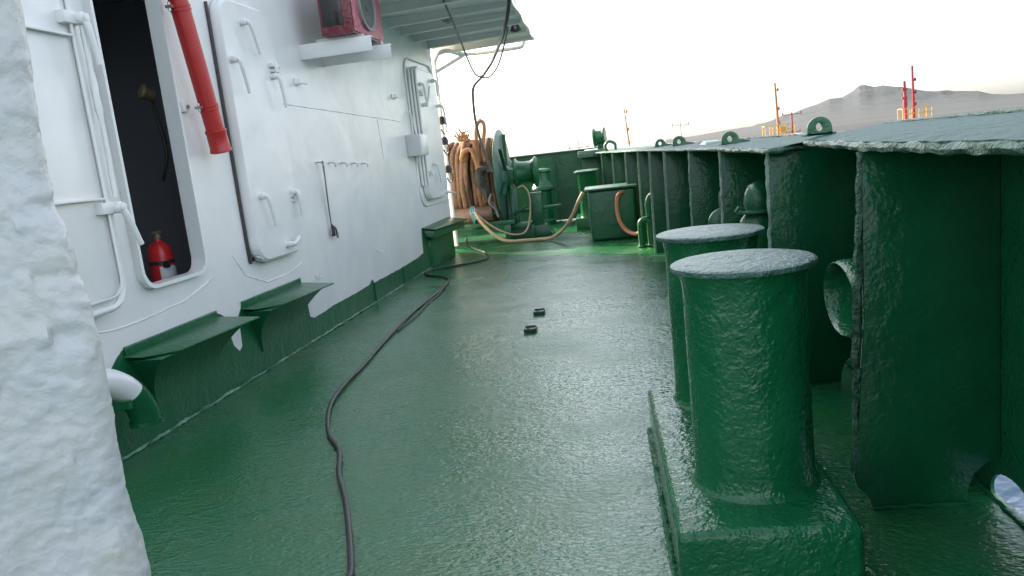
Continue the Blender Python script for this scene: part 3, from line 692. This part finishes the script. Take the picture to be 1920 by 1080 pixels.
# box tank near the bow with a lid
t=thing('deck_box',(.15,13.6,0),'green steel deck box with an orange hose on its front','box')
MB().box((.16,13.65,.43),(.80,.9,.86)).build('body',M['greens'],t,bevel=.05,bseg=4)
MB().box((.16,13.65,.885),(.90,.98,.035)).build('lid',M['cap'],t,bevel=.012)
t=MB().tube([(.36,13.17,.80),(.27,13.05,.76),(.235,12.98,.6),(.25,12.9,.38),(.34,12.8,.2),(.5,12.6,.13),(.64,12.4,.22)],.034,12).build('orange_hose',M['hosered']); tag(t,'faded orange hose looping down the front of the green deck box','hose')
def goose(x,y,h,r,b,lab):
    t=thing('gooseneck_vent',(x,y,0),lab,'vent pipe','gooseneck vents by the deck box')
    MB().tube([(x,y,0),(x,y,h*.55),(x,y,h*.84),(x+b*.2,y,h*.96),(x+b*.6,y,h),(x+b,y,h*.93)],r,14).build('pipe',M['greens'],t)
    MB().lathe([(r*1.5,0),(r*1.5,.02),(r,.03)],(x,y,0),seg=20).build('base_ring',M['greens'],t)
goose(.70,11.95,.80,.055,.28,'tall green gooseneck vent pipe right of the deck box')
goose(.55,11.9,.42,.05,.16,'short brownish gooseneck vent at the foot of the tall one')

# far double bollard, sunlit
t=thing('double_bollard',(-.25,15.6,0),'far green double bollard behind the deck box, sunlit on its left','bollard')
MB().box((-.27,15.9,.09),(.58,1.3,.3)).build('base',M['green'],t,bevel=.02)
for x,y in ((-.27,15.55),(-.25,16.25)):
    p=MB().lathe([(.21,.23),(.185,.27),(.18,.4),(.18,1.1),(.2,1.13)],(x,y,0),seg=40,wob=.02).build('post',M['green'],t)
    MB().lathe([(.18,1.13),(.25,1.135),(.25,1.155),(.1,1.16)],(x,y,0),seg=40).build('cap',M['cap'],p)

# bitt post with crossbar
t=thing('cruciform_bitt',(-1.3,15.2,0),'square green mooring post with a crossbar on a sloping base','mooring post')
MB().prism([(-1.66,14.95,0),(-1.0,14.95,0),(-1.12,14.95,.22),(-1.52,14.95,.22)],(0,.5,0)).build('base',M['greens'],t,bevel=.01)
MB().box((-1.29,15.2,.53),(.23,.23,.64)).build('post',M['greens'],t,bevel=.012)
MB().tube([(-1.78,15.2,.50),(-.82,15.2,.54)],.035,10,smooth=0).build('crossbar',M['greens'],t)
t=thing('mushroom_vent',(-1.28,17.2,0),'squat green mushroom vent behind the square mooring post','vent')
MB().lathe([(.22,0),(.22,.1),(.17,.14),(.17,.75),(.26,.78),(.27,.84),(.2,.95),(.17,1.0),(.17,1.17),(.21,1.19),(.2,1.24),(.05,1.27)],(-1.28,17.2,0),seg=36).build('body',M['greens'],t)
MB().lathe([(.275,.80),(.275,.83)],(-1.28,17.2,0),seg=36).build('collar',M['cap'],t)

# lashing clips on the deck
def clip(x,y,lab):
    t=thing('deck_clip',(x,y,0),lab,'clip','lashing clips on the open deck')
    P=[(x-.055,y-.05,0),(x+.055,y-.05,0),(x+.065,y+.06,0),(x-.045,y+.06,0)]
    h=[(x-.012+math.cos(a)*.018,y-.008+math.sin(a)*.018,0) for a in [2*math.pi*k/14 for k in range(14)]]
    mb=MB(); holed([Vector(p) for p in P],[[Vector(p) for p in h]],(0,0,.03),mb); mb.build('plate',mat('dark_clip_paint',(.004,.035,.02),.4) if 'dark_clip_paint' not in D.materials else D.materials['dark_clip_paint'],t,bevel=.004)
    MB().box((x+.005,y+.05,.036),(.1,.02,.012)).build('lip',D.materials['dark_clip_paint'],t)
clip(-.74,7.58,'farther small dark clip in the middle of the green deck'); clip(-.765,6.83,'nearer small dark clip in the middle of the green deck')

# black cable along the deck
z=.014
cab=[(-.98,2.1),(-1.12,2.6),(-1.16,2.8),(-1.38,3.39),(-1.54,3.75),(-1.66,4.1),(-1.83,4.4),(-1.98,4.8),(-2.06,5.15),(-2.1,5.6),(-2.11,5.99),(-2.16,6.8),(-2.19,7.58),(-2.20,8.4),(-2.17,9.34),(-2.16,9.8),(-2.21,10.3),(-2.4,10.7),(-2.66,10.95),(-2.74,11.2),(-2.66,11.5),(-2.34,11.75),(-2.05,11.95),(-1.94,12.25),(-2.05,12.9),(-2.35,13.7),(-2.6,14.4),(-2.8,15.2),(-2.9,15.8)]
t=MB().tube([(x,y,z+.004*math.sin(k*1.7)) for k,(x,y) in enumerate(cab)],.0145,12,smooth=5,wob=.08).build('deck_cable',M['black']); tag(t,'long black cable snaking along the green deck towards the winch','cable')
t=MB().tube([(-2.15,7.3,.014),(-2.12,7.9,.012),(-2.14,8.6,.013),(-2.12,9.2,.014),(-2.15,9.75,.03)],.009,8).build('thin_cable',M['black']); tag(t,'short thin black wire lying tight beside the long deck cable','cable')

# ============================================================ WINCH
wy=15.3
wn=thing('mooring_winch',(-2.2,wy,0),'green mooring winch with a tall round flange behind the end of the deckhouse','winch')
MB().lathe([(.35,0),(.35,1.5)],(-3.4,wy,1.2),(1,0,0),32).build('drum',M['greens'],wn)
fl=MB().lathe([(.12,0),(.30,-.02),(.93,-.0),(.95,.01),(.95,.035),(.93,.045),(.3,.05),(.2,.14),(.12,.16)],(-1.93,wy,1.2),(1,-.06,0),56).build('flange',M['cap'],wn)
for a in range(0,360,60):
    c,s_=math.cos(R(a+20)),math.sin(R(a+20))
    MB().prism([(-1.87,wy+c*.2-s_*.02,1.2+s_*.2+c*.02),(-1.87,wy+c*.86-s_*.02,1.2+s_*.86+c*.02),(-1.87,wy+c*.86+s_*.02,1.2+s_*.86-c*.02),(-1.87,wy+c*.2+s_*.02,1.2+s_*.2-c*.02)],(.07,0,0)).build('flange_rib',M['greens'],wn)
MB().lathe([(.93,0),(.93,.04),(.2,.04)],(-3.45,wy,1.2),(-1,0,0),48).build('flange',M['greens'],wn)
MB().prism([(-1.8,wy-.4,0),(-1.8,wy+.4,0),(-1.8,wy+.2,1.3),(-1.8,wy-.16,1.3)],(.08,0,0)).box((-1.72,wy,1.2),(.22,.42,.30)).box((-1.72,wy-.2,.5),(.14,.08,1.0)).build('side_frame',M['greens'],wn,bevel=.01)
MB().prism([(-3.5,wy-.4,0),(-3.5,wy+.4,0),(-3.5,wy+.2,1.3),(-3.5,wy-.2,1.3)],(-.1,0,0)).build('side_frame',M['greens'],wn,bevel=.01)
hd=MB().lathe([(.29,0),(.30,.02),(.235,.06),(.22,.18),(.225,.30),(.25,.36),(.30,.40),(.30,.43),(.2,.44)],(-1.66,wy,1.25),(1,-.06,0),36).build('warping_head',M['greens'],wn)
MB().lathe([(.08,0),(.08,.32)],(-1.95,wy,1.23),(1,-.03,0),20).build('shaft',M['steel'],wn)
MB().box((-2.45,wy-.62,.36),(1.5,.14,.09)).box((-3.1,wy-.62,.16),(.12,.12,.32)).box((-1.85,wy-.62,.16),(.12,.12,.32)).box((-1.75,wy-.2,.36),(.1,.9,.09)).build('bed_frame',M['greens'],wn,bevel=.006)
MB().box((-1.62,wy-.3,.25),(.45,.5,.1)).box((-1.6,wy-.1,.12),(.5,.7,.24)).tube([(-1.8,wy-.4,.45),(-1.45,wy-.45,.62)],.03,8,smooth=0).build('brake_gear',M['greens'],wn,bevel=.01)
t=thing('roller_drum',(-2.5,14.6,.4),'brownish grey roller lying crosswise in front of the rope drum','roller')
MB().lathe([(.13,0),(.15,.015),(.152,.4),(.15,.97),(.135,1.0),(.06,1.0)],(-3.1,14.62,.565),(1,-.03,0),36).build('barrel',M['roller'],t)
MB().lathe([(.05,1.0),(.05,1.12)],(-3.1,14.62,.565),(1,-.03,0),16).build('axle',M['greens'],t)
mb=MB()
for dx in (0,.03,.055): mb.tube([(-2.5+dx+.05*math.sin(a*2+dx*40)*.4,14.62+.165*math.cos(a),.565+.165*math.sin(a)) for a in [2*math.pi*k/18 for k in range(18)]],.012,6,closed=True,smooth=0)
mb.tube([(-2.5,14.46,.6),(-2.42,14.42,.62),(-2.36,14.44,.52)],.012,6).tube([(-2.48,14.46,.58),(-2.4,14.42,.5),(-2.33,14.43,.55)],.012,6)
t=mb.build('twine_lashing',M['cyan']); tag(t,'cyan twine tied round the brown roller','twine')

# rope coiled on the drum: many thick turns, uneven
mb=MB(); rnd=random.Random(3)
xs=-3.28; k=0
while xs<-2.02:
    for layer,(rad,prob) in enumerate(((.66,1),(.765,.93))):
        if rnd.random()>prob: continue
        rr=rad+rnd.uniform(-.025,.03); ph=rnd.uniform(0,6.28); tl=rnd.uniform(-.05,.05); n=44; pts=[]
        for q in range(n):
            a=2*math.pi*q/n; rq=rr+.018*math.sin(3*a+ph)+.012*math.sin(7*a+ph*2)
            sag=.07*max(0,-math.sin(a))
            pts.append((xs+tl*math.cos(a+ph)+.012*math.sin(5*a+ph),wy+rq*math.cos(a),1.2+(rq+sag)*math.sin(a)))
        mb.tube(pts,.052+rnd.uniform(-.004,.006),12,closed=True,smooth=0,wob=.06)
    xs+=.098+rnd.uniform(-.01,.012)
t=mb.build('mooring_rope',M['rope']); tag(t,'brown mooring rope wound thickly on the winch drum','rope')
# loose bights on top and front
t=MB()
t.tube([(-2.22,14.55,1.55),(-2.26,14.6,1.85),(-2.28,14.75,2.1),(-2.26,14.85,2.25),(-2.19,14.85,2.33),(-2.12,14.85,2.27),(-2.12,14.75,2.08),(-2.15,14.6,1.85),(-2.12,14.5,1.55)],.038,12,wob=.1)
t.tube([(-2.52,14.52,1.62),(-2.56,14.46,1.65),(-2.5,14.44,1.78),(-2.36,14.44,1.80),(-2.3,14.44,1.65),(-2.28,14.5,1.45)],.045,12,wob=.1)
t.tube([(-2.36,14.6,1.95),(-2.3,14.5,1.95),(-2.27,14.46,1.8),(-2.26,14.46,1.6),(-2.25,14.45,1.3)],.04,12,wob=.1)
t=t.build('rope_bights',M['ropesunlit']); tag(t,'loose rope bights tinted orange as if sunlit, looped over the top of the coiled rope','rope')
mb=MB(); rnd=random.Random(9)
for k in range(46):
    x=-2.52+rnd.uniform(-.08,.12); y=14.62+rnd.uniform(-.05,.1); z=1.98; a=rnd.uniform(0,6.28); h=rnd.uniform(.10,.26)
    mb.tube([(x,y,z),(x+.05*math.cos(a),y,z+h*.6),(x+.12*math.cos(a),y+.04*math.sin(a),z+h)],[.012,.008,.004],5,smooth=1)
t=mb.build('frayed_strands',M['ropesunlit']); tag(t,'frayed rope end tinted orange as if sunlit, standing up on top of the rope coil','rope end')
t=MB().tube([(-2.0,14.3,1.36),(-2.1,14.33,1.42),(-2.22,14.33,1.38),(-2.24,14.34,1.2),(-2.16,14.36,1.0),(-2.14,14.38,.8)],[.05,.07,.09,.10,.08,.05],12,wob=.3).build('cable_bundle',M['tarblack']); tag(t,'black taped cable bundle hanging in front of the rope coil','cable bundle')
t=MB().tube([(-2.05,14.3,.95),(-2.1,14.26,.8),(-2.0,14.28,.65),(-1.96,14.3,.5),(-2.03,14.3,.8)],.02,8,wob=.3).build('wire_tail',M['grey']); tag(t,'pale grey wire tail dangling below the black bundle','wire')

# beige hose to the deck box
t=MB().tube([(-2.42,14.44,.62),(-2.34,14.36,.48),(-2.2,14.3,.3),(-2.0,14.22,.12),(-1.8,14.15,.045),(-1.5,14.1,.035),(-1.2,14.05,.035),(-.98,13.9,.06),(-.76,13.6,.2),(-.55,13.35,.45),(-.40,13.2,.72),(-.31,13.18,.86)],.032,12).build('beige_hose',M['hosebeige']); tag(t,'beige hose sagging across the deck from the roller to the green box','hose')
t=MB().tube([(-2.4,14.46,.6),(-2.2,14.4,.4),(-1.95,14.4,.22),(-1.7,14.4,.13),(-1.5,14.5,.16),(-1.42,14.8,.4),(-1.4,14.95,.8),(-1.5,15.0,1.0),(-1.62,15.0,.98)],.018,10).build('thin_hose',M['hosebeige']); tag(t,'thin beige line looping from the roller up to the warping head','hose')

# ============================================================ OTHER VESSELS
def vessel(name,x,y,L,lab,hull='shiphull',parts=None,group='vessels moored beyond the bulwark'):
    t=thing(name,(x,y,-2.6),lab,'ship',group)
    mb=MB(); n=9; vs_=[];fs=[]
    for k in range(n+1):
        u=k/n; bx=x-L/2+L*u; bw_=2.6*math.sin(math.pi*min(1,(u+.12)*1.0)*.9+.15)**.5 if u<.95 else .5; sh=.3+.5*abs(u-.4)**2
        vs_+=[(bx,y-bw_,-2.7),(bx,y-bw_-.25,-.6+sh),(bx,y+bw_+.25,-.6+sh),(bx,y+bw_,-2.7)]
    for k in range(n):
        for q in range(3): fs.append((4*k+q,4*k+4+q,4*k+5+q,4*k+1+q))
    fs+=[(0,1,2,3),(4*n,4*n+3,4*n+2,4*n+1)]
    mb.add(vs_,fs).build('hull',M[hull],t)
    wh=MB().box((x,y,-.1),(L*.22,3.2,1.2)).build('wheelhouse',M['shipwhite'],t,bevel=.05)
    MB().box((x,y-1.61,.1),(L*.18,.02,.4)).build('window',M['glass'],wh)
    return t
def railing(x0,x1,y,z0,z1,m,t,posts=4,depth=1.6):
    mb=MB()
    for yy in (y,y+depth):
        for z in (z1,(z0+z1)/2): mb.tube([(x0,yy,z),(x1,yy,z)],.05,6,smooth=0)
        for k in range(posts): xx=x0+(x1-x0)*k/(posts-1); mb.tube([(xx,yy,z0),(xx,yy,z1)],.05,6,smooth=0)
    for xx in (x0,x1): mb.tube([(xx,y,z1),(xx,y+depth,z1)],.05,6,smooth=0)
    mb.build('railing',m,t); MB().box(((x0+x1)/2,y+depth/2,z0-.04),(x1-x0+.1,depth+.1,.08)).build('platform',m,t)
def mast(x,y,z0,z1,r,m,t,lights=(),lean=0,cross=()):
    a=MB().tube([(x-lean*(z1-z0),y,z0),(x,y,z1)],[r,r*.8,r*.6],8,smooth=0).build('mast',m,t)
    for z in lights:
        MB().box((x+.22,y,z),(.4,.12,.08)).lathe([(.1,0),(.13,.05),(.13,.28),(.06,.36)],(x+.32,y,z),seg=10).build('lamp',m,a)
    for (z,w_) in cross:
        MB().tube([(x-w_,y,z),(x+w_,y,z)],.045,6,smooth=0).box((x-w_,y,z+.12),(.12,.12,.35)).box((x+w_,y,z+.12),(.12,.12,.35)).build('yardarm',m,a)
v=vessel('moored_vessel',22.6,100,22,'moored vessel with a tall yellow mast and railed platform beside a red mast')
mast(22.3,100,.4,6.9,.16,M['orangem'],v,(1.9,3.6,5.9),-.03); railing(20.75,24.3,99.4,.55,1.75,M['yellow'],v,5)
mast(24.25,100.5,.4,3.1,.13,M['redm'],v,(),0,((2.9,1.1),(.75,.9)))
MB().box((22.9,99.8,1.1),(.7,.5,.9)).build('searchlight',M['yellow'],v)
v=vessel('moored_vessel',38.5,100,22,'moored vessel at the right with twin red masts above a yellow railing')
mast(38.35,100,.6,7.0,.17,M['redm'],v,(2.3,3.7,5.2),-.02); mast(37.5,100.2,.6,5.3,.20,M['redm'],v,(),-.02,((3.2,.25),(4.2,.2)))
MB().lathe([(.16,2.0),(.27,2.5),(.22,3.2),(.16,3.9)],(37.55,100.2,0),seg=12).build('radar_post',M['redm'],v)
railing(36.95,40.3,99.4,.75,2.0,M['yellow'],v,5)
v=vessel('moored_vessel',3.5,100,20,'moored vessel showing only a rusty lattice mast above the bow corner')
mast(3.75,100,.2,6.3,.10,M['orangem'],v,(1.5,3.2,5.4),-.06)
v=vessel('moored_vessel',-2.4,100,0.1+16,'moored vessel showing a thin mast with low crossbar behind the far bulwark',)
mast(-2.35,100,.2,3.3,.06,M['shipgrey'],v,(),0,((1.75,1.2),))
v=vessel('moored_vessel',10.6,100,16,'moored vessel showing a thin mast with raised crossbar left of the hills')
mast(10.6,100,.2,3.9,.06,M['shipgrey'],v,(),0,((3.1,1.0),))
v=vessel('moored_vessel',-15.3,100,16,'moored vessel showing only a thin mast tip behind the rope coil')
mast(-15.3,100,.2,6.9,.08,M['shipgrey'],v,(),0,((6.8,1.3),(5.9,.3)))

# ============================================================ HAZE
hz=MB().box((0,3000,70),(18400,12400,147)).build('haze',None or D.materials.new('haze_air'),origin=(0,3000,-3.6))
hm=D.materials['haze_air']; hm.use_nodes=True; N=hm.node_tree.nodes; N.remove(N['Principled BSDF'])
pv=N.new('ShaderNodeVolumePrincipled'); pv.inputs['Density'].default_value=.000007; pv.inputs['Color'].default_value=(.62,.80,1,1); pv.inputs['Anisotropy'].default_value=.4
hm.node_tree.links.new(pv.outputs[0],N['Material Output'].inputs['Volume'])
hz['kind']='stuff'
